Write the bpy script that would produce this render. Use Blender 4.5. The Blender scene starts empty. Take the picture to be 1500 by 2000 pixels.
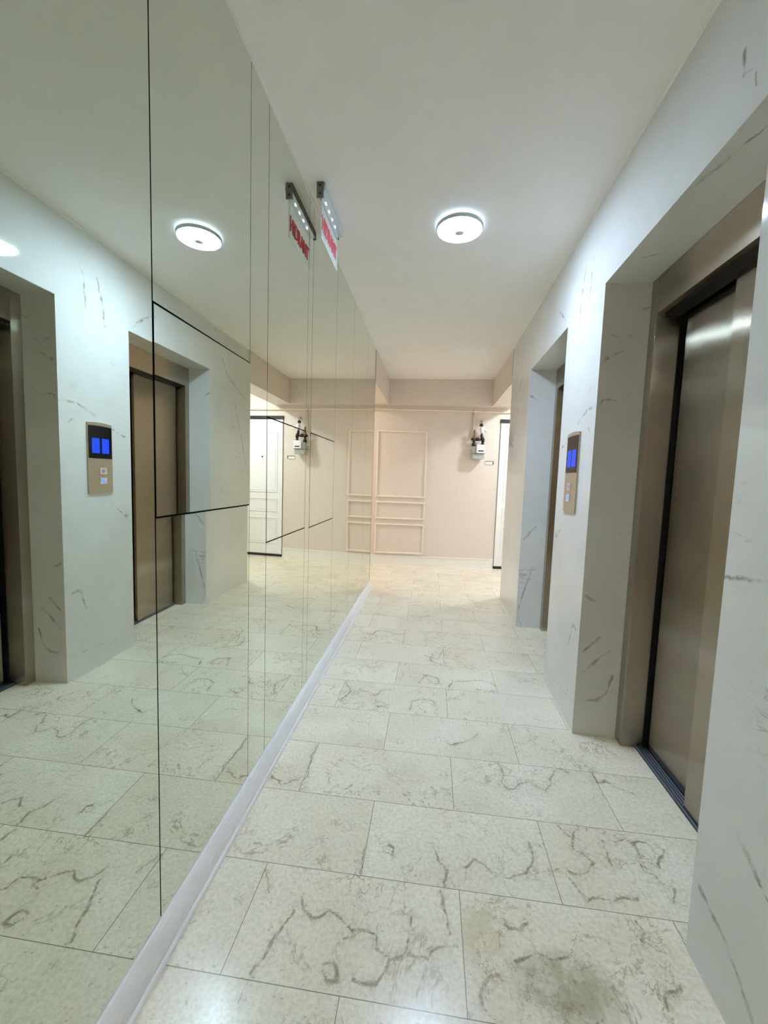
import bpy, bmesh, math, random
from mathutils import Vector, Matrix

# ------------------------------------------------------------------ camera, world, exposure
S = bpy.context.scene
COL = S.collection
CX, HC, F = 0.64556, 1.24709, 801.17
YAW, PITCH, ROLL = math.radians(6.4939), math.radians(-4.8422), math.radians(1.8955)
cd = bpy.data.cameras.new('camera'); cam = bpy.data.objects.new('camera', cd); COL.objects.link(cam)
fw = Vector((-math.sin(YAW)*math.cos(PITCH), math.cos(YAW)*math.cos(PITCH), math.sin(PITCH)))
r0 = fw.cross(Vector((0, 0, 1))).normalized(); u0 = r0.cross(fw)
rr = math.cos(ROLL)*r0 + math.sin(ROLL)*u0; uu = -math.sin(ROLL)*r0 + math.cos(ROLL)*u0
M = Matrix((rr, uu, -fw)).transposed().to_4x4(); M.translation = Vector((CX, 0, HC))
cam.matrix_world = M
cd.sensor_fit = 'VERTICAL'; cd.sensor_height = 24.0; cd.lens = F/2000*24.0; cd.clip_start = 0.02
S.camera = cam
w = bpy.data.worlds.new('world'); S.world = w; w.use_nodes = True
w.node_tree.nodes['Background'].inputs[0].default_value = (0.8, 0.85, 1, 1)
w.node_tree.nodes['Background'].inputs[1].default_value = 0.0
S.view_settings.view_transform = 'Standard'; S.view_settings.look = 'None'
S.view_settings.gamma = 1; S.view_settings.use_curve_mapping = False
S.view_settings.exposure = 0.32
S.cycles.max_bounces = 10; S.cycles.diffuse_bounces = 5; S.cycles.glossy_bounces = 7
S.cycles.use_adaptive_sampling = True; S.cycles.adaptive_threshold = 0.03; S.cycles.adaptive_min_samples = 24
S.cycles.caustics_reflective = True; S.cycles.blur_glossy = 0.0; S.cycles.sample_clamp_indirect = 60.0
S.cycles.use_denoising = True

LAMP_MAIN = 168.0     # emission of the hall lamp's diffuser
LAMP_RIGHT = 215.0
LAMP_LEFT = 178.0
LAMP_FILL = 64.0  # added fill lamp behind the camera

H = 2.6
W0, WA = 1.3703, 0.012191      # right wall x = W0 + WA*y
D0, DS = 5.796, 0.0803         # far wall y = D0 + DS*x
YE = 4.45                      # where the hall opens sideways
wallx = lambda y: W0 + WA*y
endy = lambda x: D0 + DS*x

# ------------------------------------------------------------------ node helpers
def new_mat(name):
    m = bpy.data.materials.new(name); m.use_nodes = True
    nt = m.node_tree; b = nt.nodes['Principled BSDF']
    return m, nt, b
def N(nt, t, **k):
    n = nt.nodes.new(t)
    for a, v in k.items(): setattr(n, a, v)
    return n
def setin(n, **k):
    for a, v in k.items():
        a = a.replace('_', ' ')
        n.inputs[a].default_value = v
def math_(nt, op, a, b=None, c=None, clamp=False):
    n = N(nt, 'ShaderNodeMath', operation=op); n.use_clamp = clamp
    for i, v in enumerate((a, b, c)):
        if v is None: continue
        if isinstance(v, (int, float)): n.inputs[i].default_value = v
        else: nt.links.new(v, n.inputs[i])
    return n.outputs[0]
def mixc(nt, f, a, b, mode='MIX'):
    n = N(nt, 'ShaderNodeMix', data_type='RGBA', blend_type=mode)
    for i, v in ((0, f), (6, a), (7, b)):
        if isinstance(v, (int, float)): n.inputs[i].default_value = v
        elif isinstance(v, tuple): n.inputs[i].default_value = (*v[:3], 1)
        else: nt.links.new(v, n.inputs[i])
    return n.outputs[2]
def maprange(nt, v, a, b, c=0., d=1., smooth=True):
    n = N(nt, 'ShaderNodeMapRange'); n.clamp = True
    if smooth: n.interpolation_type = 'SMOOTHSTEP'
    nt.links.new(v, n.inputs[0])
    for i, x in enumerate((a, b, c, d)): n.inputs[i+1].default_value = x
    return n.outputs[0]
def noise(nt, vec, scale, detail=3, rough=.5, dist=0., w=None):
    n = N(nt, 'ShaderNodeTexNoise')
    if w is not None:
        n.noise_dimensions = '4D'
        if isinstance(w, (int, float)): n.inputs['W'].default_value = w
        else: nt.links.new(w, n.inputs['W'])
    nt.links.new(vec, n.inputs['Vector'])
    n.inputs['Scale'].default_value = scale; n.inputs['Detail'].default_value = detail
    n.inputs['Roughness'].default_value = rough; n.inputs['Distortion'].default_value = dist
    return n.outputs['Fac']
def coords(nt, loc=(0, 0, 0), rot=(0, 0, 0), sc=(1, 1, 1), kind='Object'):
    t = N(nt, 'ShaderNodeTexCoord'); m = N(nt, 'ShaderNodeMapping')
    nt.links.new(t.outputs[kind], m.inputs[0])
    m.inputs[1].default_value = loc; m.inputs[2].default_value = rot; m.inputs[3].default_value = sc
    return m.outputs[0]
def simple(name, col, rough=.5, metal=0., spec=.5, bump=0., bscale=200.):
    m, nt, b = new_mat(name)
    v = coords(nt)
    f = noise(nt, v, 9., 3)
    c = mixc(nt, f, tuple(x*.96 for x in col), tuple(min(1, x*1.03) for x in col))
    nt.links.new(c, b.inputs['Base Color'])
    setin(b, Roughness=rough, Metallic=metal); b.inputs['Specular IOR Level'].default_value = spec
    if bump:
        bn = N(nt, 'ShaderNodeBump'); bn.inputs['Strength'].default_value = bump; bn.inputs['Distance'].default_value = .002
        nt.links.new(noise(nt, v, bscale, 2), bn.inputs['Height']); nt.links.new(bn.outputs[0], b.inputs['Normal'])
    return m
def emit(name, col, strength):
    m, nt, b = new_mat(name)
    setin(b, Base_Color=(.02, .02, .02, 1), Emission_Color=(*col, 1), Emission_Strength=strength, Roughness=.4); b.inputs['Specular IOR Level'].default_value = .1
    return m
def lin(r, g, b):
    f = lambda c: (c/255/12.92) if c/255 <= .04045 else ((c/255+.055)/1.055)**2.4
    return (f(r), f(g), f(b))

# ---- veined polished wall marble
WALL_VEINS = [
    [(.049, 2.056, 1.932), (.072, 2.056, 1.925)], [(.091, 2.056, 1.904), (.126, 2.056, 1.929)], [(.019, 2.056, 1.824), (.1, 2.056, 1.867)],
    [(.146, 2.056, 2.032), (.195, 2.056, 2.054)], [(.001, 2.056, 1.607), (.032, 2.056, 1.643), (.111, 2.056, 1.639), (.153, 2.056, 1.672)],
    [(.015, 2.056, .702), (.056, 2.056, .679)], [(.016, 2.056, .419), (.049, 2.056, .455), (.093, 2.056, .503)],
    [(.04, 2.056, .171), (.104, 2.056, .183), (.145, 2.056, .22), (.166, 2.056, .315)], [(.034, 2.056, .323), (.145, 2.056, .443)],
    [(.008, 3.556, .11), (.041, 3.556, .27), (.11, 3.556, .519)], [(.021, 3.556, .755), (.11, 3.556, .869)], [(.011, 3.556, 1.946), (.065, 3.556, 1.917)],
    [(.176, 2.026, 2.163), (.205, 1.96, 2.163), (.228, 1.839, 2.163)], [(.02, 1.865, 2.163), (.111, 1.813, 2.163)], [(.004, 1.477, 2.163), (.064, 1.216, 2.163)],
    [(0, 1.104, 1.022), (0, 1.044, 1.039), (0, .95, 1.051)], [(0, 1.074, .208), (0, .968, .172), (0, .876, .104)], [(0, .975, .45), (0, .878, .39)],
    [(0, 1.226, 2.35), (0, 1.222, 2.287), (0, 1.19, 2.27)], [(0, 1.174, 2.255), (0, 1.169, 2.222)],
    [(0, 2.239, 2.366), (0, 2.261, 2.176)], [(0, 2.349, 2.375), (0, 2.384, 2.226), (0, 2.4, 2.11)], [(0, 2.077, 1.615), (0, 2.177, 1.611), (0, 2.303, 1.56)],
    [(0, 2.12, 1.50), (0, 2.15, 1.52)], [(0, 2.444, 1.491), (0, 2.556, 1.453)], [(0, 2.473, .978), (0, 2.565, .919)], [(0, 2.103, .515), (0, 2.16, .52), (0, 2.2, .40)],
    [(0, 2.648, 2.198), (0, 2.725, 2.276), (0, 2.832, 2.341)], [(0, 3.776, 2.315), (0, 3.885, 2.175), (0, 4.263, 2.026), (0, 4.45, 2.013)], [(0, 4.261, 2.24), (0, 4.44, 2.03)],
    [(0, 4.032, 1.932), (0, 4.268, 1.373), (0, 4.397, 1.151)], [(0, 3.372, .798), (0, 3.495, .644), (0, 3.555, .491)],
]
def wall_marble():
    m, nt, b = new_mat('white_veined_marble')
    v = coords(nt)
    vr = coords(nt, rot=(math.radians(35), 0, math.radians(10)), sc=(1, .8, 2.4))
    n1 = noise(nt, vr, .95, 6, .55, .55)
    r1 = math_(nt, 'ABSOLUTE', math_(nt, 'SUBTRACT', n1, .5))
    line = maprange(nt, r1, .0, .0065, 1, 0)
    mask = maprange(nt, noise(nt, v, 1.9, 2, .5, 0, 3.7), .54, .68)
    n2 = noise(nt, coords(nt, rot=(math.radians(-48), 0, 0), sc=(1, 1, 3.2)), 1.4, 5, .6, .4, 8.)
    line2 = maprange(nt, math_(nt, 'ABSOLUTE', math_(nt, 'SUBTRACT', n2, .52)), 0, .008, 1, 0)
    mask2 = maprange(nt, noise(nt, v, 3.1, 2, .5, 0, 11.3), .56, .66)
    brk = maprange(nt, noise(nt, v, 9., 3, .6), .38, .6)
    veins = math_(nt, 'MULTIPLY', math_(nt, 'MAXIMUM', math_(nt, 'MULTIPLY', line, mask), math_(nt, 'MULTIPLY', line2, mask2)), brk)
    cloud = maprange(nt, noise(nt, v, 1.3, 4, .6, .3), .35, .7)
    base = mixc(nt, cloud, lin(214, 213, 208), lin(223, 223, 220))
    c = mixc(nt, math_(nt, 'MULTIPLY', veins, .62), base, lin(140, 136, 126))
    # the strokes seen in the photo
    wob = N(nt, 'ShaderNodeTexNoise'); nt.links.new(v, wob.inputs['Vector']); wob.inputs['Scale'].default_value = 22.; wob.inputs['Detail'].default_value = 3
    off = N(nt, 'ShaderNodeVectorMath', operation='MULTIPLY_ADD')
    nt.links.new(wob.outputs['Color'], off.inputs[0]); off.inputs[1].default_value = (.03,)*3; off.inputs[2].default_value = (-.015,)*3
    wp = N(nt, 'ShaderNodeVectorMath', operation='ADD'); nt.links.new(v, wp.inputs[0]); nt.links.new(off.outputs[0], wp.inputs[1])
    dist = None
    for pl in WALL_VEINS:
        for a, bb in zip(pl[:-1], pl[1:]):
            A = Vector(a); d = Vector(bb)-A
            pa = N(nt, 'ShaderNodeVectorMath', operation='SUBTRACT'); nt.links.new(wp.outputs[0], pa.inputs[0]); pa.inputs[1].default_value = A
            dt = N(nt, 'ShaderNodeVectorMath', operation='DOT_PRODUCT'); nt.links.new(pa.outputs[0], dt.inputs[0]); dt.inputs[1].default_value = d/d.length_squared
            h = math_(nt, 'ADD', dt.outputs['Value'], 0., clamp=True)
            pr = N(nt, 'ShaderNodeVectorMath', operation='SCALE'); pr.inputs[0].default_value = d; nt.links.new(h, pr.inputs['Scale'])
            df = N(nt, 'ShaderNodeVectorMath', operation='DISTANCE'); nt.links.new(pa.outputs[0], df.inputs[0]); nt.links.new(pr.outputs[0], df.inputs[1])
            dist = df.outputs['Value'] if dist is None else math_(nt, 'MINIMUM', dist, df.outputs['Value'])
    wdt = maprange(nt, noise(nt, v, 9., 3), .35, .65, .004, .013)
    kk = math_(nt, 'SUBTRACT', 1., math_(nt, 'DIVIDE', dist, wdt), clamp=True)
    kk = math_(nt, 'MULTIPLY', kk, maprange(nt, noise(nt, v, 16., 4, .7), .35, .62, .1, 1))
    c = mixc(nt, math_(nt, 'MULTIPLY', kk, .85), c, lin(112, 104, 88))
    # slab joints
    sx = N(nt, 'ShaderNodeSeparateXYZ'); nt.links.new(v, sx.inputs[0])
    def seam(axis, val, wd=.0009):
        return maprange(nt, math_(nt, 'ABSOLUTE', math_(nt, 'SUBTRACT', sx.outputs[axis], val)), wd*.5, wd*1.3, 1, 0)
    s = seam(2, .775)
    for y in (1.104, 2.056, 2.603, 3.556): s = math_(nt, 'MAXIMUM', s, math_(nt, 'MULTIPLY', seam(1, y), math_(nt, 'GREATER_THAN', sx.outputs[2], 2.163)))
    c = mixc(nt, math_(nt, 'MULTIPLY', s, .2), c, lin(150, 145, 132))
    nt.links.new(c, b.inputs['Base Color'])
    setin(b, Roughness=.055, IOR=1.5)
    return m

# ---- honed fossil limestone floor, running bond
def floor_stone():
    m, nt, b = new_mat('fossil_limestone_tiles')
    v = coords(nt)
    TW, TH = .607, .3025
    vb = coords(nt, loc=(-.174-TW/2, -.8715+TH*20, 0))
    br = N(nt, 'ShaderNodeTexBrick'); nt.links.new(vb, br.inputs['Vector'])
    setin(br, Color1=(0, 0, 0, 1), Color2=(1, 1, 1, 1), Mortar=(0, 0, 0, 1), Scale=1, Mortar_Size=.0011, Mortar_Smooth=.1, Bias=0, Brick_Width=TW, Row_Height=TH)
    br.offset = .5; br.offset_frequency = 2
    tint = N(nt, 'ShaderNodeRGBToBW'); nt.links.new(br.outputs['Color'], tint.inputs[0]); tint = tint.outputs[0]
    joint = br.outputs['Fac']
    wv = math_(nt, 'MULTIPLY', tint, 37.)
    # squiggly seams
    n1 = noise(nt, v, 2.6, 8, .62, .8, wv)
    line = maprange(nt, math_(nt, 'ABSOLUTE', math_(nt, 'SUBTRACT', n1, .5)), 0, .009, 1, 0)
    mask = maprange(nt, noise(nt, v, 2.1, 3, .6, 0, math_(nt, 'ADD', wv, 5.)), .44, .58, 0, .8)
    n2 = noise(nt, v, 6.5, 6, .65, .5, math_(nt, 'ADD', wv, 9.))
    line2 = maprange(nt, math_(nt, 'ABSOLUTE', math_(nt, 'SUBTRACT', n2, .5)), 0, .014, 1, 0)
    mask2 = maprange(nt, noise(nt, v, 2.8, 2, .5, 0, math_(nt, 'ADD', wv, 15.)), .45, .6)
    brk = maprange(nt, noise(nt, v, 22., 3, .6), .36, .6, .15, 1)
    veins = math_(nt, 'MULTIPLY', math_(nt, 'MAXIMUM', math_(nt, 'MULTIPLY', line, mask), math_(nt, 'MULTIPLY', math_(nt, 'MULTIPLY', line2, mask2), .95)), brk)
    # shell flecks
    fl = N(nt, 'ShaderNodeTexVoronoi', feature='F1'); nt.links.new(coords(nt, sc=(1, 1.7, 1)), fl.inputs['Vector']); fl.inputs['Scale'].default_value = 46.; fl.inputs['Randomness'].default_value = 1
    fsep = N(nt, 'ShaderNodeSeparateColor'); nt.links.new(fl.outputs['Color'], fsep.inputs[0])
    fleck = math_(nt, 'MULTIPLY', maprange(nt, fl.outputs['Distance'], .10, .26, 1, 0), math_(nt, 'GREATER_THAN', fsep.outputs[0], .58))
    fleck = math_(nt, 'MULTIPLY', fleck, maprange(nt, noise(nt, v, 30., 3, .6), .4, .6))
    wfleck = math_(nt, 'MULTIPLY', maprange(nt, fl.outputs['Distance'], .08, .2, 1, 0), math_(nt, 'GREATER_THAN', fsep.outputs[1], .80))
    cloud = maprange(nt, noise(nt, v, 3.0, 5, .6, .4, wv), .3, .72)
    base = mixc(nt, cloud, lin(224, 216, 194), lin(241, 235, 217))
    pink = maprange(nt, noise(nt, v, 1.7, 3, .5, 0, math_(nt, 'ADD', wv, 21.)), .5, .75, 0, .45)
    base = mixc(nt, pink, base, lin(226, 200, 178))
    base = mixc(nt, math_(nt, 'MULTIPLY', tint, .35), base, lin(226, 226, 208))
    # fine grain
    g = noise(nt, v, 85., 4, .7)
    base = mixc(nt, maprange(nt, g, .35, .62, .30, 0), base, lin(168, 158, 132))
    c = mixc(nt, math_(nt, 'MULTIPLY', fleck, .6), base, lin(158, 146, 120))
    c = mixc(nt, math_(nt, 'MULTIPLY', wfleck, .35), c, lin(232, 230, 218))
    c = mixc(nt, math_(nt, 'MULTIPLY', veins, .75), c, lin(136, 120, 92))
    # ---- veins and the brown stain that the photo shows at known spots (distance stored on the floor mesh)
    wob = N(nt, 'ShaderNodeTexNoise'); nt.links.new(v, wob.inputs['Vector']); wob.inputs['Scale'].default_value = 26.; wob.inputs['Detail'].default_value = 3
    off = N(nt, 'ShaderNodeVectorMath', operation='MULTIPLY_ADD')
    nt.links.new(wob.outputs['Color'], off.inputs[0]); off.inputs[1].default_value = (.045, .045, 0); off.inputs[2].default_value = (-.0225, -.0225, 0)
    wp = N(nt, 'ShaderNodeVectorMath', operation='ADD'); nt.links.new(v, wp.inputs[0]); nt.links.new(off.outputs[0], wp.inputs[1])
    at = N(nt, 'ShaderNodeAttribute'); at.attribute_name = 'vein_distance'
    dist = math_(nt, 'ADD', at.outputs['Fac'], math_(nt, 'MULTIPLY', math_(nt, 'SUBTRACT', noise(nt, v, 120., 3, .7), .5), .008))
    wd = maprange(nt, noise(nt, v, 14., 3), .35, .7, .0026, .0070)
    k = math_(nt, 'SUBTRACT', 1., math_(nt, 'DIVIDE', dist, wd), clamp=True)
    k = math_(nt, 'MULTIPLY', math_(nt, 'POWER', k, .55), maprange(nt, noise(nt, v, 38., 3, .6), .3, .6, .3, 1))
    c = mixc(nt, math_(nt, 'MULTIPLY', k, .95), c, lin(122, 106, 78))
    halo = maprange(nt, at.outputs['Fac'], .002, .03, 1, 0)
    halo = math_(nt, 'MULTIPLY', halo, maprange(nt, noise(nt, v, 55., 4, .7), .45, .62))
    c = mixc(nt, math_(nt, 'MULTIPLY', halo, .35), c, lin(150, 138, 112))
    def blob(cx, cy, rx, ry):
        q = N(nt, 'ShaderNodeVectorMath', operation='SUBTRACT'); nt.links.new(wp.outputs[0], q.inputs[0]); q.inputs[1].default_value = (cx, cy, 0)
        q2 = N(nt, 'ShaderNodeVectorMath', operation='MULTIPLY'); nt.links.new(q.outputs[0], q2.inputs[0]); q2.inputs[1].default_value = (1/rx, 1/ry, 0)
        l = N(nt, 'ShaderNodeVectorMath', operation='LENGTH'); nt.links.new(q2.outputs[0], l.inputs[0]); return maprange(nt, l.outputs['Value'], .45, 1.15, 1, 0)
    st = math_(nt, 'MULTIPLY', blob(1.03, .965, .15, .085), maprange(nt, noise(nt, v, 11., 4, .65), .36, .6, .25, 1))
    c = mixc(nt, math_(nt, 'MULTIPLY', st, .62), c, lin(134, 126, 88))
    st2 = math_(nt, 'MULTIPLY', blob(.84, 1.06, .07, .1), maprange(nt, noise(nt, v, 9., 3, .6), .4, .6))
    c = mixc(nt, math_(nt, 'MULTIPLY', st2, .4), c, lin(190, 176, 120))
    c = mixc(nt, math_(nt, 'MULTIPLY', joint, .85), c, lin(108, 96, 76))
    nt.links.new(c, b.inputs['Base Color'])
    rg = maprange(nt, noise(nt, v, 7., 4, .6), .3, .7, .17, .27)
    nt.links.new(rg, b.inputs['Roughness'])
    setin(b, IOR=1.5)
    return m
FLOOR_VEINS = [
    [(0.985, 1.775), (0.995, 1.742), (0.998, 1.695), (0.989, 1.658), (0.998, 1.620), (1.031, 1.619), (1.061, 1.661), (1.101, 1.674), (1.126, 1.651), (1.152, 1.633), (1.174, 1.658), (1.193, 1.709), (1.223, 1.760), (1.261, 1.777), (1.288, 1.762)],
    [(1.391, 1.777), (1.380, 1.721), (1.423, 1.736), (1.459, 1.704), (1.505, 1.672)],
    [(0.185, 1.502), (0.179, 1.582), (0.171, 1.677), (0.168, 1.761)],
    [(0.041, 1.542), (0.097, 1.499), (0.125, 1.529), (0.160, 1.538)],
    [(0.751, 1.892), (0.786, 1.864), (0.876, 1.913), (0.925, 1.969)],
    [(0.315, 1.085), (0.329, 1.052), (0.360, 1.031), (0.384, 1.045), (0.412, 1.060), (0.449, 1.036), (0.472, 1.022), (0.514, 1.021), (0.545, 1.015), (0.557, 0.981), (0.591, 0.964), (0.629, 0.985), (0.658, 0.983), (0.690, 0.972), (0.704, 1.002), (0.726, 1.015), (0.759, 1.016)],
    [(0.722, 1.161), (0.729, 1.114), (0.739, 1.071), (0.766, 1.017)],
    [(0.591, 0.964), (0.584, 0.933), (0.560, 0.907), (0.534, 0.901), (0.504, 0.910)],
    [(0.423, 0.928), (0.451, 0.932), (0.464, 0.905), (0.440, 0.890), (0.428, 0.911)],
    [(0.303, 1.044), (0.281, 0.977), (0.269, 0.930), (0.249, 0.886), (0.247, 0.852), (0.243, 0.825)],
    [(0.701, 1.318), (0.728, 1.251), (0.749, 1.236), (0.735, 1.189)],
    [(0.477, 1.273), (0.467, 1.222), (0.470, 1.180)],
    [(0.544, 1.294), (0.573, 1.288), (0.567, 1.256), (0.539, 1.262)],
    [(0.178, 1.150), (0.195, 1.109), (0.213, 1.086)],
    [(0.831, 0.888), (0.819, 0.916), (0.830, 0.951), (0.866, 0.967)],
    [(0.639, 1.071), (0.638, 1.029), (0.626, 0.984)],
    [(0.458, 0.996), (0.493, 1.008), (0.469, 1.032)],
    [(1.157, 1.467), (1.164, 1.442), (1.189, 1.420), (1.176, 1.370), (1.206, 1.351), (1.230, 1.329), (1.198, 1.292), (1.168, 1.277), (1.134, 1.290), (1.109, 1.293), (1.078, 1.273)],
    [(1.222, 1.468), (1.191, 1.416)],
    [(1.289, 1.431), (1.285, 1.386), (1.289, 1.330)],
    [(1.123, 1.274), (1.144, 1.244), (1.157, 1.220)],
    [(1.389, 1.426), (1.422, 1.439), (1.476, 1.439), (1.492, 1.418), (1.439, 1.346), (1.416, 1.357), (1.398, 1.373), (1.399, 1.404), (1.391, 1.422)],
    [(1.385, 1.352), (1.385, 1.320), (1.411, 1.317), (1.416, 1.291), (1.447, 1.276), (1.428, 1.229)],
    [(1.335, 1.426), (1.375, 1.440), (1.400, 1.420)],
    [(1.164, 1.196), (1.204, 1.212), (1.238, 1.207), (1.281, 1.226), (1.316, 1.225)],
    [(0.804, 1.247), (0.834, 1.288), (0.866, 1.278), (0.887, 1.239), (0.943, 1.234), (0.999, 1.263), (1.030, 1.310), (1.041, 1.373)],
    [(0.901, 1.095), (0.909, 1.081), (0.944, 1.086), (0.965, 1.105)],
    [(0.885, 1.067), (0.885, 1.037)],
    [(0.911, 1.003), (0.951, 1.017), (0.981, 1.036), (1.014, 1.022), (1.064, 1.034)],
    [(0.813, 0.920), (0.823, 0.946), (0.848, 0.963), (0.872, 0.957)],
    [(0.813, 0.920), (0.824, 0.895), (0.837, 0.881)],
    [(1.257, 0.951), (1.266, 0.976), (1.311, 1.007)],
    [(1.278, 1.155), (1.291, 1.125), (1.269, 1.102)],
    [(0.183, 2.351), (0.243, 2.261), (0.311, 2.273), (0.377, 2.237), (0.417, 2.312), (0.467, 2.321)],
    [(0.183, 2.351), (0.223, 2.258), (0.189, 2.141)],
    [(0.375, 2.182), (0.411, 2.128), (0.465, 2.146), (0.413, 2.180), (0.375, 2.182)],
    [(0.579, 2.123), (0.583, 2.210), (0.649, 2.249), (0.707, 2.232), (0.725, 2.149)],
    [(0.625, 2.432), (0.654, 2.525), (0.697, 2.445), (0.749, 2.433), (0.730, 2.516), (0.643, 2.534)],
    [(0.800, 2.411), (0.835, 2.491), (0.930, 2.509), (1.006, 2.533), (1.066, 2.512), (1.086, 2.473)],
    [(0.220, 3.128), (0.254, 3.227), (0.352, 3.228), (0.440, 3.172), (0.492, 3.219)],
    [(0.481, 3.935), (0.546, 3.977), (0.647, 3.918)],
    [(0.497, 3.636), (0.590, 3.632), (0.681, 3.699)],
    [(0.649, 2.829), (0.733, 2.789), (0.784, 2.943)],
    [(0.709, 2.869), (0.686, 2.753), (0.777, 2.692)],
    [(0.962, 2.410), (1.020, 2.400), (1.092, 2.413)],
]

# ---- brushed stainless steel: fine parallel grooves tilt the normal across the grain only
def steel(name, col, rough=.10, spread=.52, grain='vertical'):
    m, nt, b = new_mat(name)
    vert = grain == 'vertical'
    v = coords(nt, sc=(1, 1, .012) if vert else (1, .012, 1))
    g = noise(nt, v, 420., 3, .6)
    c = mixc(nt, g, tuple(x*.94 for x in col), tuple(min(1, x*1.05) for x in col))
    nt.links.new(c, b.inputs['Base Color'])
    setin(b, Metallic=1., Roughness=rough)
    tc = N(nt, 'ShaderNodeTexCoord'); dp = N(nt, 'ShaderNodeVectorMath', operation='SCALE')
    nt.links.new(tc.outputs['Object'], dp.inputs[0]); dp.inputs['Scale'].default_value = 20000.
    wn = N(nt, 'ShaderNodeTexWhiteNoise', noise_dimensions='3D'); nt.links.new(dp.outputs[0], wn.inputs['Vector'])
    u = math_(nt, 'MULTIPLY', math_(nt, 'SUBTRACT', wn.outputs['Value'], .5), 2*spread)
    geo = N(nt, 'ShaderNodeNewGeometry')
    cr = N(nt, 'ShaderNodeVectorMath', operation='CROSS_PRODUCT'); cr.inputs[0].default_value = (0, 0, 1) if vert else (0, 1, 0)
    nt.links.new(geo.outputs['Normal'], cr.inputs[1])
    sc_ = N(nt, 'ShaderNodeVectorMath', operation='SCALE'); nt.links.new(cr.outputs[0], sc_.inputs[0]); nt.links.new(u, sc_.inputs['Scale'])
    ad = N(nt, 'ShaderNodeVectorMath', operation='ADD'); nt.links.new(geo.outputs['Normal'], ad.inputs[0]); nt.links.new(sc_.outputs[0], ad.inputs[1])
    nm = N(nt, 'ShaderNodeVectorMath', operation='NORMALIZE'); nt.links.new(ad.outputs[0], nm.inputs[0])
    nt.links.new(nm.outputs[0], b.inputs['Normal'])
    return m

def mirror_mat():
    m, nt, b = new_mat('silvered_glass')
    setin(b, Base_Color=(.77, .815, .725, 1), Metallic=1., Roughness=0.0)
    return m

MARBLE = wall_marble(); FLOOR = floor_stone(); MIRROR = mirror_mat()
STEEL = steel('brushed_steel', lin(184, 172, 158))
STEEL_H = steel('brushed_steel_header', lin(176, 164, 150), rough=.2, spread=.45, grain='horizontal')
STEEL_D = steel('brushed_steel_panel', lin(192, 178, 163))
SATIN = simple('satin_metal', lin(182, 168, 148), .4, .6)
PAINT = simple('beige_wall_paint', lin(226, 215, 204), .6, bump=.08)
CEIL = simple('ceiling_paint', lin(242, 239, 236), .75, bump=.1, bscale=90)
WHITE = simple('white_gloss_plastic', lin(246, 245, 247), .3)
WTRIM = simple('white_trim_paint', lin(240, 238, 232), .4)
DARK = simple('black_gap', (.006, .006, .006), .6)
BLACK = simple('black_satin', (.012, .012, .012), .3)
EDGE = simple('cabinet_edge_dark', (.008, .009, .008), .7, spec=.1)
DOORW = simple('white_door_lacquer', lin(240, 240, 240), .35)
PIPE = simple('cream_painted_pipe', lin(236, 224, 202), .4)
CHROME = simple('chrome', (.75, .75, .75), .15, 1.)
IRON = simple('black_iron_fitting', (.018, .013, .010), .4)
METERG = simple('grey_meter_enamel', lin(178, 186, 176), .45)
ALU = simple('aluminium_sill', lin(120, 130, 146), .35, .6)
SILLD = simple('dark_sill_groove', lin(38, 42, 50), .5)
RIM = simple('lamp_rim_enamel', lin(205, 214, 214), .35)
GREYM = simple('grey_metal', lin(120, 118, 114), .35, .9)

# ------------------------------------------------------------------ mesh helpers
def box(bm, x0, x1, y0, y1, z0, z1, bev=0.):
    r = bmesh.ops.create_cube(bm, size=1.)
    for vtx in r['verts']:
        vtx.co = Vector(((x0+x1)/2 + vtx.co.x*(x1-x0), (y0+y1)/2 + vtx.co.y*(y1-y0), (z0+z1)/2 + vtx.co.z*(z1-z0)))
    if bev:
        es = list({e for vtx in r['verts'] for e in vtx.link_edges})
        bmesh.ops.bevel(bm, geom=es, offset=bev, segments=2, profile=.7, affect='EDGES', clamp_overlap=True)
    return bm
def tube(bm, pts, r, seg=14, caps=True):
    pts = [Vector(p) for p in pts]; rings = []
    rs = r if isinstance(r, (list, tuple)) else [r]*len(pts)
    for i, p in enumerate(pts):
        d = (pts[min(i+1, len(pts)-1)] - pts[max(i-1, 0)]).normalized()
        a = d.cross(Vector((0, 0, 1)) if abs(d.z) < .9 else Vector((1, 0, 0))).normalized(); b2 = d.cross(a)
        rings.append([bm.verts.new(p + rs[i]*(math.cos(t)*a + math.sin(t)*b2)) for t in [2*math.pi*k/seg for k in range(seg)]])
    for A, B in zip(rings[:-1], rings[1:]):
        for k in range(seg):
            f = bm.faces.new((A[k], A[(k+1) % seg], B[(k+1) % seg], B[k])); f.smooth = True
    if caps:
        bm.faces.new(rings[0][::-1]); bm.faces.new(rings[-1])
    return bm
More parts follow.
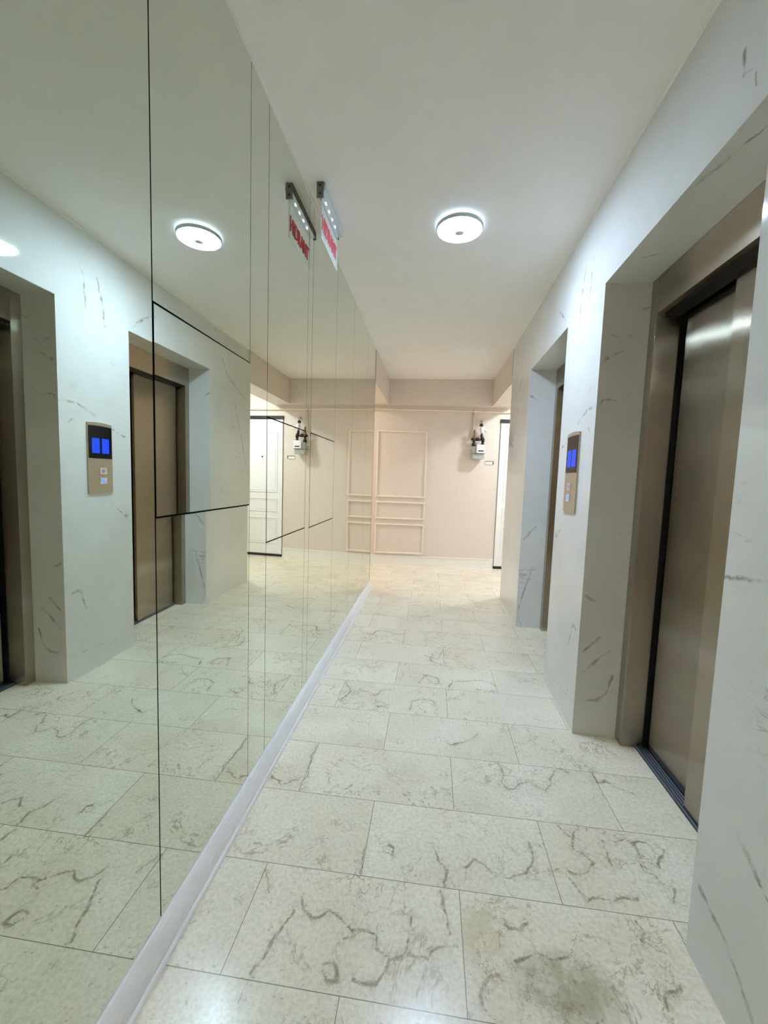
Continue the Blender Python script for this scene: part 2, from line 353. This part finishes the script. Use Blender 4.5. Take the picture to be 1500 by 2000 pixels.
def lathe(bm, prof, c, axis='z', seg=48):
    """prof: list of (r, h) ; h along the axis"""
    c = Vector(c); rings = []
    ax = {'z': Vector((0, 0, 1)), 'y': Vector((0, 1, 0)), 'x': Vector((1, 0, 0))}[axis]
    a = {'z': Vector((1, 0, 0)), 'y': Vector((1, 0, 0)), 'x': Vector((0, 1, 0))}[axis]; b2 = ax.cross(a)
    for r, h in prof:
        if r < 1e-6: rings.append([bm.verts.new(c + ax*h)])
        else: rings.append([bm.verts.new(c + ax*h + r*(math.cos(t)*a + math.sin(t)*b2)) for t in [2*math.pi*k/seg for k in range(seg)]])
    for A, B in zip(rings[:-1], rings[1:]):
        for k in range(seg):
            k2 = (k+1) % seg
            if len(A) == 1 and len(B) == 1: continue
            if len(A) == 1: f = bm.faces.new((A[0], B[k2], B[k]))
            elif len(B) == 1: f = bm.faces.new((A[k], A[k2], B[0]))
            else: f = bm.faces.new((A[k], A[k2], B[k2], B[k]))
            f.smooth = True
    return bm
def extrude_profile(bm, prof, y0, y1):
    """closed profile of (x, z) swept along y"""
    A = [bm.verts.new((x, y0, z)) for x, z in prof]; B = [bm.verts.new((x, y1, z)) for x, z in prof]
    n = len(prof)
    for k in range(n): bm.faces.new((A[k], A[(k+1) % n], B[(k+1) % n], B[k]))
    bm.faces.new(A[::-1]); bm.faces.new(B)
    return bm
def obj(name, bm, mat, parent=None, loc=(0, 0, 0), rz=0.):
    bmesh.ops.recalc_face_normals(bm, faces=bm.faces[:])
    me = bpy.data.meshes.new(name); bm.to_mesh(me); bm.free()
    for mm in (mat if isinstance(mat, (list, tuple)) else [mat]): me.materials.append(mm)
    o = bpy.data.objects.new(name, me); COL.objects.link(o)
    o.location = loc; o.rotation_euler = (0, 0, rz)
    if parent: o.parent = parent
    return o
def tag(o, label, cat, group=None):
    o['label'] = label; o['category'] = cat
    if group: o['group'] = group
    return o
def thing(name, label, cat, loc=(0, 0, 0), rz=0., group=None):
    o = bpy.data.objects.new(name, None); COL.objects.link(o); o.location = loc; o.rotation_euler = (0, 0, rz)
    o.empty_display_size = .1
    return tag(o, label, cat, group)
def struct(name, bm, mat, loc=(0, 0, 0), rz=0., label=None):
    o = obj(name, bm, mat, None, loc, rz); o['kind'] = 'structure'
    if label: o['label'] = label
    return o
nb = bmesh.new

# ------------------------------------------------------------------ structure
AW = -math.atan(WA)                     # right wall frame: local x = into the wall, y = along
DEP = .205
N1 = (1.104, 2.056); N2 = (2.603, 3.556); NZ = 2.163
def floor_mesh():
    import numpy as np
    from mathutils import noise as mn
    st = .006
    xs = np.concatenate([[-3.0, -1.5], np.arange(-.05, 1.72, st), [3.3]]); ys = np.concatenate([[-2.7, -1.0], np.arange(.55, 4.2, st), [6.4]])
    X, Y = np.meshgrid(xs, ys, indexing='ij')
    nx, ny = X.shape
    # warp so that straight polylines become squiggly seams
    g = .02
    gx = np.arange(-.1, 1.8, g); gy = np.arange(.5, 4.3, g)
    wxy = np.array([[mn.noise_vector(Vector((x*28, y*28, 3.3)))[:2] for y in gy] for x in gx])
    ix = np.clip((X+.1)/g, 0, len(gx)-1.001); iy = np.clip((Y-.5)/g, 0, len(gy)-1.001)
    i0 = ix.astype(int); j0 = iy.astype(int); fx = (ix-i0)[..., None]; fy = (iy-j0)[..., None]
    Wp = (wxy[i0, j0]*(1-fx)*(1-fy)+wxy[i0+1, j0]*fx*(1-fy)+wxy[i0, j0+1]*(1-fx)*fy+wxy[i0+1, j0+1]*fx*fy)*.014
    PX = X+Wp[..., 0]; PY = Y+Wp[..., 1]
    D = np.full(X.shape, 9.)
    for pl in FLOOR_VEINS:
        for (ax, ay), (bx, by) in zip(pl[:-1], pl[1:]):
            dx, dy = bx-ax, by-ay
            t = np.clip(((PX-ax)*dx+(PY-ay)*dy)/(dx*dx+dy*dy+1e-12), 0, 1)
            D = np.minimum(D, np.hypot(PX-ax-t*dx, PY-ay-t*dy))
    V = np.stack([X, Y, np.zeros_like(X)], -1).reshape(-1, 3)
    n = len(V); cor = [0, (nx-1)*ny, (nx-1)*ny+ny-1, ny-1]
    V = np.vstack([V, [(*V[i][:2], -.1) for i in cor]])
    I = (np.arange(nx-1)[:, None]*ny+np.arange(ny-1)[None]).ravel()
    Fq = np.stack([I, I+ny, I+ny+1, I+1], -1)
    me = bpy.data.meshes.new('floor')
    me.from_pydata(V.tolist(), [], Fq.tolist()+[[n+3, n+2, n+1, n]])
    at = me.attributes.new('vein_distance', 'FLOAT', 'POINT'); at.data.foreach_set('value', np.concatenate([D.ravel(), [9.]*4]).astype(np.float32))
    me.materials.append(FLOOR)
    o = bpy.data.objects.new('floor', me); COL.objects.link(o); o['kind'] = 'structure'
floor_mesh()
struct('ceiling', box(nb(), -3.0, 3.3, -2.7, 6.4, H, H+.1), CEIL)
bm = nb()
box(bm, 0, DEP, -2.6, N1[0], 0, H)
box(bm, 0, DEP, N1[0], N1[1], NZ, H)
box(bm, 0, DEP, N1[1], N2[0], 0, H)
box(bm, 0, DEP, N2[0], N2[1], NZ, H)
box(bm, 0, DEP, N2[1], YE, 0, H)
struct('wall_right', bm, MARBLE, (W0, 0, 0), AW)
struct('wall_left', box(nb(), -.12, -.012, -2.6, YE-.004, 0, H), PAINT)
struct('wall_back', box(nb(), -.12, 1.7, -2.7, -2.6, 0, H), PAINT)
AE = math.atan(DS)
struct('wall_far', box(nb(), -3.0, 3.2, 0, .1, 0, H), PAINT, (0, D0, 0), AE)
struct('wall_side_left', box(nb(), -3.0, -.13, YE-.12, YE-.004, 0, H), PAINT)
struct('wall_side_right', box(nb(), wallx(YE)+DEP+.01, 3.2, YE-.12, YE, 0, H), PAINT)
struct('wall_end_left', box(nb(), -3.1, -3.0, YE-.12, 6.4, 0, H), PAINT)
struct('wall_end_right', box(nb(), 3.2, 3.3, YE-.12, 6.4, 0, H), PAINT)
# dropped beams around the crossing
struct('trim_1', box(nb(), -.30, .006, YE, 5.76, 2.25, H), PAINT, label='beam over the left opening')
bm = nb(); box(bm, 1.419, 1.69, YE, 5.755, 2.25, H); struct('trim_2', bm, PAINT, label='beam over the right opening')
bm = nb()
vs = [(-.30, 5.76), (1.69, 5.755), (1.69, endy(1.69)), (-.30, endy(-.30))]
lo = [bm.verts.new((x, y, 2.25)) for x, y in vs]; hi = [bm.verts.new((x, y, H)) for x, y in vs]
for k in range(4): bm.faces.new((lo[k], lo[(k+1) % 4], hi[(k+1) % 4], hi[k]))
bm.faces.new(lo[::-1]); bm.faces.new(hi)
struct('trim_3', bm, PAINT, label='beam across the far wall')
# thin white beads where walls meet the ceiling
struct('trim_4', box(nb(), -.004, .006, -2.6, YE, H-.008, H), WTRIM)
struct('trim_5', box(nb(), -.006, .002, -2.6, YE, H-.006, H), WTRIM, (W0, 0, 0), AW)
struct('trim_6', box(nb(), -.012, .0015, YE-.004, YE+.004, 0, 2.25), simple('mirror_end_bead', lin(190, 185, 170), .4))
# skirting under the mirrors (coved plastic profile)
prof = [(-.012, 0), (.030, 0), (.030, .010), (.027, .015), (.024, .018), (.0245, .03), (.0225, .048), (.018, .066), (.012, .082), (.006, .092), (.0015, .0965), (-.012, .0965)]
struct('baseboard_left', extrude_profile(nb(), prof, -2.6, YE+.002), WHITE)
# far-wall baseboard, with shoe
bm = nb()
for a, b2 in ((-3.0, 1.553*1.0),):
    box(bm, a, b2/math.cos(AE), -.012, 0, 0, .125); box(bm, a, b2/math.cos(AE), -.017, 0, 0, .03); box(bm, a, b2/math.cos(AE), -.016, 0, .118, .132)
box(bm, 2.50, 3.2, -.012, 0, 0, .125)
struct('baseboard_far', bm, WTRIM, (0, D0, 0), AE)

# ------------------------------------------------------------------ mirror cladding
MY = [-1.55, -.35, .8965, 1.3995, 1.5525, 2.052, 2.128, 2.658, 3.235, 3.905, YE-.006]
GAP = .0030; ZB = .0985; ZT = H-.009
def mpanel(y0, y1, z0, z1, label, tilt=0., name='mirror_panel', gl=GAP, gr=GAP, gz0=0., gz1=0., cat='mirror'):
    bm = nb(); yy0, yy1, zz0, zz1 = y0+gl/2, y1-gr/2, z0+gz0, z1-gz1
    # glass leaf with a fine dark ground edge
    box(bm, -.006, 0, 0, yy1-yy0, zz0, zz1)
    for f in bm.faces:
        f.material_index = 0 if f.calc_center_median().x > -.0005 else 1
    o = obj(name, bm, [MIRROR, EDGE], None, (0, yy0, 0), -tilt)
    tag(o, label, cat, 'mirror panels covering the left wall')
    return o
struct('trim_7', box(nb(), -.0118, -.008, -2.6, YE-.006, ZB, ZT), EDGE)
mpanel(-2.6, MY[1], ZB, ZT, 'tall mirror panel on the left wall nearest the camera, behind the viewer')
mpanel(MY[1], MY[2], ZB, ZT, 'wide full-height mirror panel at the left edge of the photo showing the elevator call panel', gr=.004)
HZ = {2: (1.131, 1.629, 'largest, nearest the camera'), 4: (.970, 1.468, 'middle one of the three cabinet columns'), 6: (.962, 1.470, 'farthest of the three cabinet columns')}
for i, (z0, z1, w_) in HZ.items():
    nm = {2: 'first', 4: 'second', 6: 'third'}[i]
    tl = {2: .0066, 4: .0, 6: .0}[i]
    mpanel(MY[i], MY[i+1], ZB, z0, 'mirror panel below the square cabinet door in the %s cabinet column' % {2: 'nearest', 4: 'middle', 6: 'farthest'}[i], gl=.004)
    mpanel(MY[i], MY[i+1], z0, z1, 'square mirrored cabinet door edged by a black gap, %s' % w_, tilt=tl, name='mirrored_cabinet_door', gl=.010, gr=.005, gz0=.005, gz1=.005, cat='cabinet door')
    mpanel(MY[i], MY[i+1], z1, ZT, 'mirror panel above the square cabinet door in the %s cabinet column' % {2: 'nearest', 4: 'middle', 6: 'farthest'}[i], gl=.004)
mpanel(MY[3], MY[4], ZB, ZT, 'narrow full-height mirror strip between the nearest and middle cabinet columns')
mpanel(MY[5], MY[6], ZB, ZT, 'very narrow full-height mirror strip behind the hydrant sign')
mpanel(MY[7], MY[8], ZB, ZT, 'full-height mirror panel just past the farthest cabinet column')
mpanel(MY[8], MY[9], ZB, ZT, 'full-height mirror panel, second from the far end of the mirrored wall')
mpanel(MY[9], MY[10], ZB, ZT, 'full-height mirror panel at the far end of the mirrored wall')

# ------------------------------------------------------------------ elevators
def elevator(n, front_far, label):
    """n: niche (y0, y1) in wall-frame; local origin at the niche's near bottom corner"""
    c = Vector((W0, 0, 0)) + Matrix.Rotation(AW, 3, 'Z') @ Vector((0, n[0], 0))
    t = thing('elevator_door', label, 'elevator door', c, AW, 'elevator doors in the marble wall')
    wd = n[1]-n[0]; J = .060; X0 = DEP; XF = DEP+.012; XR = DEP+.095; HZ0 = 2.003
    # far and near jamb, header: deep returns
    for s0, s1 in ((0.001, J), (wd-J, wd-.001)):
        obj('jamb', box(nb(), X0-.004, XR, s0, s1, 0, NZ-.001, .002), STEEL, t)
    obj('header', box(nb(), X0-.004, XR, J, wd-J, HZ0, NZ-.001, .002), STEEL_H, t)
    obj('header_shade_strip', box(nb(), X0+.030, XR, J, wd-J, HZ0-.010, HZ0-.0005), DARK, t)  # black strip added to give the header's underside its shade
    mid = wd/2 + .03 if not front_far else wd/2 - .03
    mid = .505 if not front_far else .425
    xa, xb = DEP+.074, DEP+.112
    fr = (J+.004, mid+.015) if not front_far else (mid-.015, wd-J-.020)
    rr_ = (mid-.03, wd-J-.022) if not front_far else (J+.004, mid+.02)
    obj('door_panel', box(nb(), xa, xa+.022, fr[0], fr[1], .012, 2.03, .0015), STEEL_D, t)
    obj('door_panel', box(nb(), xb, xb+.022, rr_[0], rr_[1], .012, 2.03, .0015), STEEL_D, t)
    sl = obj('sill', box(nb(), DEP+.062, DEP+.145, J, wd-J, 0, .004), SILLD, t)
    for k in range(4): obj('sill_rail', box(nb(), DEP+.064+k*.0125, DEP+.0695+k*.0125, J, wd-J, .004, .010), ALU, sl)
    bm = nb()
    box(bm, DEP+.15, DEP+.16, .002, wd-.002, 0, NZ-.002)
    box(bm, DEP+.0955, DEP+.15, wd-J-.001, wd-.003, 0, NZ-.002); box(bm, DEP+.0955, DEP+.15, .003, J+.001, 0, NZ-.002)
    box(bm, DEP+.0955, DEP+.15, J, wd-J, 2.055, NZ-.003)
    obj('shaft_lining', bm, DARK, t)
    return t
elevator(N1, False, 'brushed steel elevator door in the nearest deep marble recess at right')
elevator(N2, True, 'brushed steel elevator door in the farther marble recess, beyond the call panel')

# call panel
c = Vector((W0, 0, 0)) + Matrix.Rotation(AW, 3, 'Z') @ Vector((0, 2.236, 0))
t = thing('elevator_call_panel', 'steel elevator call panel with blue display on the marble pier between the elevators', 'call panel', (c.x, c.y, 1.090), AW)
PW, PH = .190, .433
def arch(bm, x0, x1, y0, y1, z0, z1, rise, seg=12):
    pr = [(y0, z0), (y1, z0)] + [(y1 + (y0-y1)*k/seg, z1 + rise*math.sin(math.pi*k/seg)) for k in range(seg+1)]
    A = [bm.verts.new((x0, y, z)) for y, z in pr]; B = [bm.verts.new((x1, y, z)) for y, z in pr]; n_ = len(pr)
    for k in range(n_): bm.faces.new((A[k], A[(k+1) % n_], B[(k+1) % n_], B[k]))
    bm.faces.new(A[::-1]); bm.faces.new(B)
    return bm
obj('faceplate', arch(nb(), -.009, 0, 0, PW, 0, PH-.008, .008), SATIN, t)
dsp = obj('display', arch(nb(), -.0100, -.0085, .004, PW-.004, .214, PH-.024, .003), simple('black_acrylic', (.004, .004, .006), .12, spec=.15), t)
BLUE = emit('blue_display_light', (.005, .06, 1.), 1.15)
for a, b2 in ((.030, .088), (.106, .162)):
    obj('display_segment', box(nb(), -.0106, -.0101, a, b2, .246, .336, 0), BLUE, dsp)
for zz, colr, st in ((.138, (.45, .42, .75), .5), (.078, (.10, .22, 1.), 1.6)):
    bt = obj('button', box(nb(), -.0120, -.0085, .085, .140, zz-.021, zz+.021, .003), CHROME, t)
    ic = obj('button_light', lathe(nb(), [(.0, -.0025), (.012, -.0022), (.0145, 0)], (-.0120, .111, zz), 'x', 24), emit('button_glow_%d' % int(st*10), colr, st), bt)

# ------------------------------------------------------------------ ceiling lamps
def lamp(x, y, strength, col, label, r=.122):
    t = thing('ceiling_lamp', label, 'lamp', (x, y, H))
    glow = emit('lamp_diffuser_light', col, strength)
    soft = emit('lamp_side_light', col, strength*.075)
    obj('mount', lathe(nb(), [(.0, 0), (r*.80, 0), (r*.80, -.020), (0, -.020)], (0, 0, 0)), soft, t)
    obj('rim', lathe(nb(), [(r*.80, -.012), (r*.97, -.012), (r*1.01, -.016), (r*1.01, -.030), (r*.965, -.034), (r*.965, -.018), (r*.80, -.018)], (0, 0, 0)), RIM, t)
    pr = [(r*.96, -.024)] + [(r*.96*math.cos(a), -.026-.017*math.sin(a)) for a in [math.pi/2*k/10 for k in range(10)]] + [(0, -.043)]
    obj('diffuser', lathe(nb(), pr, (0, 0, 0)), glow, t)
    obj('finial', lathe(nb(), [(0, -.050), (.020, -.049), (.026, -.046), (.026, -.040), (0, -.040)], (0, 0, 0), seg=24), RIM, t)
    return t
lamp(.735, 2.325, LAMP_MAIN, (.68, .89, 1.18), 'round white ceiling lamp glowing above the corridor between the mirrors and elevators')
lamp(2.25, 5.12, LAMP_RIGHT, (.90, .98, 1.06), 'round ceiling lamp in the side passage to the right, out of direct sight')
lamp(-1.25, 5.12, LAMP_LEFT, (1., .91, .78), 'round warm ceiling lamp in the side passage to the left, out of direct sight')
lamp(.70, -1.7, LAMP_FILL, (1., .86, .66), 'dim warm fill lamp added behind the viewer, unseen')  # unseen lamp, added to lift the ambient light near the camera

# ------------------------------------------------------------------ HIDRANT sign
SX, SY0, SY1 = .080, 1.985, 2.325
t = thing('hydrant_sign', 'clear acrylic sign with red HIDRANT letters hanging beside the mirrors', 'sign', (SX, SY0, H))
L = SY1-SY0
bm = nb(); box(bm, -.020, .018, -.012, L+.03, -.034, 0, .003); obj('housing', bm, simple('pale_aluminium', lin(200, 212, 222), .35, .3), t)
bm = nb(); box(bm, -.0225, -.0205, -.01, L+.028, -.036, -.001); obj('back_shade_sheet', bm, simple('dark_grey_back_shade', lin(96, 92, 84), .5), t)  # dark sheet puts the shade on the housing's back into its colour
for y in (-.020, L+.031):
    e = obj('end_cap', box(nb(), -.022, .010 if y < 0 else -.006, y, y+.008, -.070 if y < 0 else -.040, 0, .002), GREYM, t)
    for z in ((-.016, -.052) if y < 0 else (-.016,)):
        obj('screw', lathe(nb(), [(0, -.003), (.005, -.002), (.006, 0)], (-.006 if y < 0 else -.014, y, z), 'y', 16), BLACK, e)
led = simple('led_lens', lin(245, 245, 245), .1)
for k in range(4):
    obj('led', box(nb(), -.006, -.001, .07+k*.062, .088+k*.062, -.040, -.034, .001), emit('led_glow', (.9, 1., .95), 1.5) if k == 0 else bpy.data.materials['led_glow'], t)
am, nt, b_ = new_mat('clear_acrylic')
setin(b_, Base_Color=(.86, .93, .93, 1), Roughness=.08, IOR=1.3, Alpha=.22)
ae = simple('acrylic_bright_edge', lin(225, 240, 236), .3)
bm = nb(); box(bm, -.0045, -.0005, 0, L-.02, -.232, -.036)
plate = obj('plate', bm, am, t)
bm = nb(); box(bm, -.0047, -.0003, 0, L-.02, -.2345, -.2320); box(bm, -.0047, -.0003, -.002, 0, -.2345, -.036); box(bm, -.0047, -.0003, L-.02, L-.018, -.2345, -.036)
obj('plate_edge', bm, ae, plate)
cu = bpy.data.curves.new('text_source', 'FONT'); cu.body = 'HIDRANT'; cu.size = .098; cu.extrude = .0028; cu.offset = .0004
tmp = bpy.data.objects.new('text_source', cu); COL.objects.link(tmp); bpy.context.view_layer.update()
me = bpy.data.meshes.new_from_object(tmp.evaluated_get(bpy.context.evaluated_depsgraph_get()))
bpy.data.objects.remove(tmp)
red = simple('red_vinyl', lin(224, 24, 48), .4); red.node_tree.nodes['Principled BSDF'].inputs['Emission Strength'].default_value = 0
me.materials.clear(); me.materials.append(red)
mnx = min(v.co.x for v in me.vertices); mxx = max(v.co.x for v in me.vertices); k = (L-.05)/(mxx-mnx)
me.transform(Matrix(((0, 0, 1, 0), (k, 0, 0, -mnx*k), (0, 1, 0, 0), (0, 0, 0, 1))))
o = bpy.data.objects.new('lettering', me); COL.objects.link(o); o.parent = plate; o.location = (-.0025, .012, -.192)

# ------------------------------------------------------------------ far wall items (frame: local x along the wall, y into it)
def at_far(x, z, off=0.):
    return (x, endy(x)-off, z)
# applied panel mouldings
def mould(x0, x1, z0, z1, label):
    bm = nb(); w_ = .022; d = .016
    for (a, b2, c_, d_) in ((x0, x1, z1-w_, z1), (x0, x1, z0, z0+w_), (x0, x0+w_, z0+w_, z1-w_), (x1-w_, x1, z0+w_, z1-w_)):
        box(bm, a, b2, -d, 0, c_, d_, .004)
    for (a, b2, c_, d_) in ((x0+.006, x1-.006, z1-.014, z1-.006), (x0+.006, x1-.006, z0+.006, z0+.014), (x0+.006, x0+.014, z0+.014, z1-.014), (x1-.014, x1-.006, z0+.014, z1-.014)):
        box(bm, a, b2, -d-.005, -d, c_, d_, .002)
    o = obj('wall_moulding', bm, simple('moulding_paint', lin(242, 232, 216), .4), None, (0, D0, 0), AE)
    return tag(o, label, 'moulding', 'rectangular mouldings on the far wall')
mould(-.140, .560, .968, 1.903, 'tall rectangular beige moulding on the far wall, the top one')
mould(-.140, .560, .655, .905, 'low rectangular beige moulding on the far wall, between the tall and the bottom one')
mould(-.140, .560, .160, .590, 'squarish beige moulding on the far wall just above the baseboard')

# apartment door
d1 = bpy.data.objects.new('door_1', None); COL.objects.link(d1); d1['kind'] = 'structure'; d1.location = (0, D0, 0); d1.rotation_euler = (0, 0, AE)
DX0, DX1 = 1.565, 2.475
obj('door_leaf', box(nb(), DX0+.006, DX1-.006, -.014, -.002, .036, 2.043, .002), DOORW, d1)
bm = nb(); box(bm, DX0+.001, DX0+.005, -.010, -.001, .034, 2.045); box(bm, DX1-.005, DX1+.004, -.022, -.001, 0, 2.045); obj('door_seal', bm, simple('grey_seal', lin(120, 112, 104), .5), d1)
obj('door_header', box(nb(), DX0-.004, DX1+.004, -.018, -.001, 2.046, 2.098), BLACK, d1)
obj('threshold', box(nb(), DX0+.002, DX1+.004, -.022, -.001, 0, .034), BLACK, d1)
bm = nb()
for (z0, z1) in ((.97, 1.86), (.68, .88), (.20, .59)):
    x0, x1 = DX0+.085, DX1-.085
    for ins, wd, d in ((0, .010, .021), (.028, .006, .018)):
        for (a, b2, c_, d_) in ((x0+ins, x1-ins, z1-ins-wd, z1-ins), (x0+ins, x1-ins, z0+ins, z0+ins+wd), (x0+ins, x0+ins+wd, z0+ins+wd, z1-ins-wd), (x1-ins-wd, x1-ins, z0+ins+wd, z1-ins-wd)):
            box(bm, a, b2, -d, -.014, c_, d_, .0015)
obj('door_moulding', bm, DOORW, d1)
obj('peephole', lathe(nb(), [(.0, -.020), (.009, -.020), (.012, -.017), (.012, -.014)], (1.895, 0, 1.495), 'y', 20), BLACK, d1)
hb = nb(); box(hb, DX1-.075, DX1-.035, -.036, -.014, .95, 1.15, .002); tube(hb, [(DX1-.055, -.036, 1.06), (DX1-.055, -.075, 1.06), (DX1-.065, -.08, 1.06), (DX1-.165, -.08, 1.06)], .008)
obj('door_handle', hb, CHROME, d1)

# gas pipe along the wall
t = thing('gas_pipe', 'cream painted gas pipe running along the far wall under the beam', 'pipe', (0, D0, 0), AE)
obj('pipe_run', tube(nb(), [(-2.9, -.026, 2.192), (3.15, -.026, 2.192)], .011), PIPE, t)
bm = nb(); tube(bm, [(.175, -.026, 2.192), (.245, -.026, 2.192)], .0165); obj('coupling', bm, PIPE, t)
bm = nb(); tube(bm, [(1.19, -.026, 2.192), (1.19, -.030, 1.93), (1.185, -.045, 1.84)], .0115); tube(bm, [(1.165, -.026, 2.192), (1.215, -.026, 2.192)], .016); obj('drop_pipe', bm, PIPE, t)
for x in (-.9, .55, 1.35, 2.2): obj('pipe_clip', box(nb(), x-.008, x+.008, -.030, 0, 2.176, 2.208, .002), PIPE, t)

# gas meter
t = thing('gas_meter', 'small white and grey gas meter with black pipe fittings hung on the far wall', 'gas meter', (1.235, endy(1.235), 1.56), AE)
obj('meter_body', box(nb(), -.062, .098, -.135, -.030, -.022, .150, .012), METERG, t)
co = obj('counter_housing', box(nb(), -.016, .098, -.165, -.132, .058, .172, .008), WHITE, t)
obj('counter_window', box(nb(), .004, .078, -.1665, -.1645, .078, .094, 0), BLACK, co)
obj('base_seam', box(nb(), -.064, .100, -.138, -.028, .048, .054, 0), simple('meter_seam', lin(110, 112, 105), .5), t)
for x in (-.045, .075):
    obj('union_nut', lathe(nb(), [(0, .15), (.024, .15), (.030, .158), (.030, .182), (.018, .196), (.014, .215), (0, .215)], (x, -.085, 0), 'z', 8), IRON, t)
bm = nb()
tube(bm, [(-.085, -.085, .245), (.055, -.085, .245)], .015); tube(bm, [(-.045, -.085, .21), (-.045, -.085, .36)], .013)
lathe(bm, [(0, -.025), (.024, -.022), (.027, 0), (.024, .022), (0, .025)], (-.045, -.085, .245), 'z', 16)
lathe(bm, [(0, -.02), (.022, -.018), (.024, .018), (0, .02)], (.005, -.085, .247), 'x', 16)
tube(bm, [(.075, -.085, .21), (.077, -.085, .245), (.060, -.085, .285), (.052, -.085, .32)], [.021, .024, .021, .015])
obj('black_fittings', bm, IRON, t)
obj('shutoff_lever', box(nb(), -.060, -.046, -.110, -.098, .25, .375, .003), simple('brass_lever', lin(130, 105, 60), .4, .7), t)

# regulator above the meter
t = thing('pressure_regulator', 'white valve with a side handle above the gas meter, right of the cream drop pipe', 'valve', (1.29, endy(1.29), 1.885), AE)
obj('valve_body', lathe(nb(), [(0, -.04), (.018, -.04), (.026, -.028), (.034, .0), (.030, .030), (.018, .044), (0, .044)], (.005, -.085, .045), 'z', 20), WHITE, t)
obj('handle', tube(nb(), [(.020, -.09, .050), (.062, -.095, .042), (.105, -.098, .036)], [.024, .020, .011]), WHITE, t)
obj('cap', lathe(nb(), [(0, 0), (.020, 0), (.026, .010), (.022, .036), (0, .038)], (-.010, -.085, .098), 'z', 14), IRON, t)
obj('inlet_pipe', tube(nb(), [(-.008, -.085, .135), (.0, -.082, .165), (.004, -.05, .18), (.004, 0, .182)], .012), CHROME, t)
obj('wall_flange', lathe(nb(), [(0, -.012), (.020, -.012), (.028, 0)], (.004, 0, .182), 'y', 20), CHROME, t)
obj('lower_stem', tube(nb(), [(.004, -.085, .005), (.0, -.085, -.003)], .013), IRON, t)

# nameplate
x = 1.432
t = thing('nameplate', 'small white nameplate with a dark edge on the far wall beside the door', 'nameplate', (x, endy(x), 1.493), AE)
obj('plate', box(nb(), -.055, .045, -.010, 0, -.019, .019, .001), WTRIM, t)
bm = nb(); box(bm, -.055, .058, -.013, 0, .019, .026); box(bm, .046, .058, -.013, 0, -.019, .019); obj('dark_edge', bm, simple('dark_bronze', lin(92, 74, 66), .4), t)
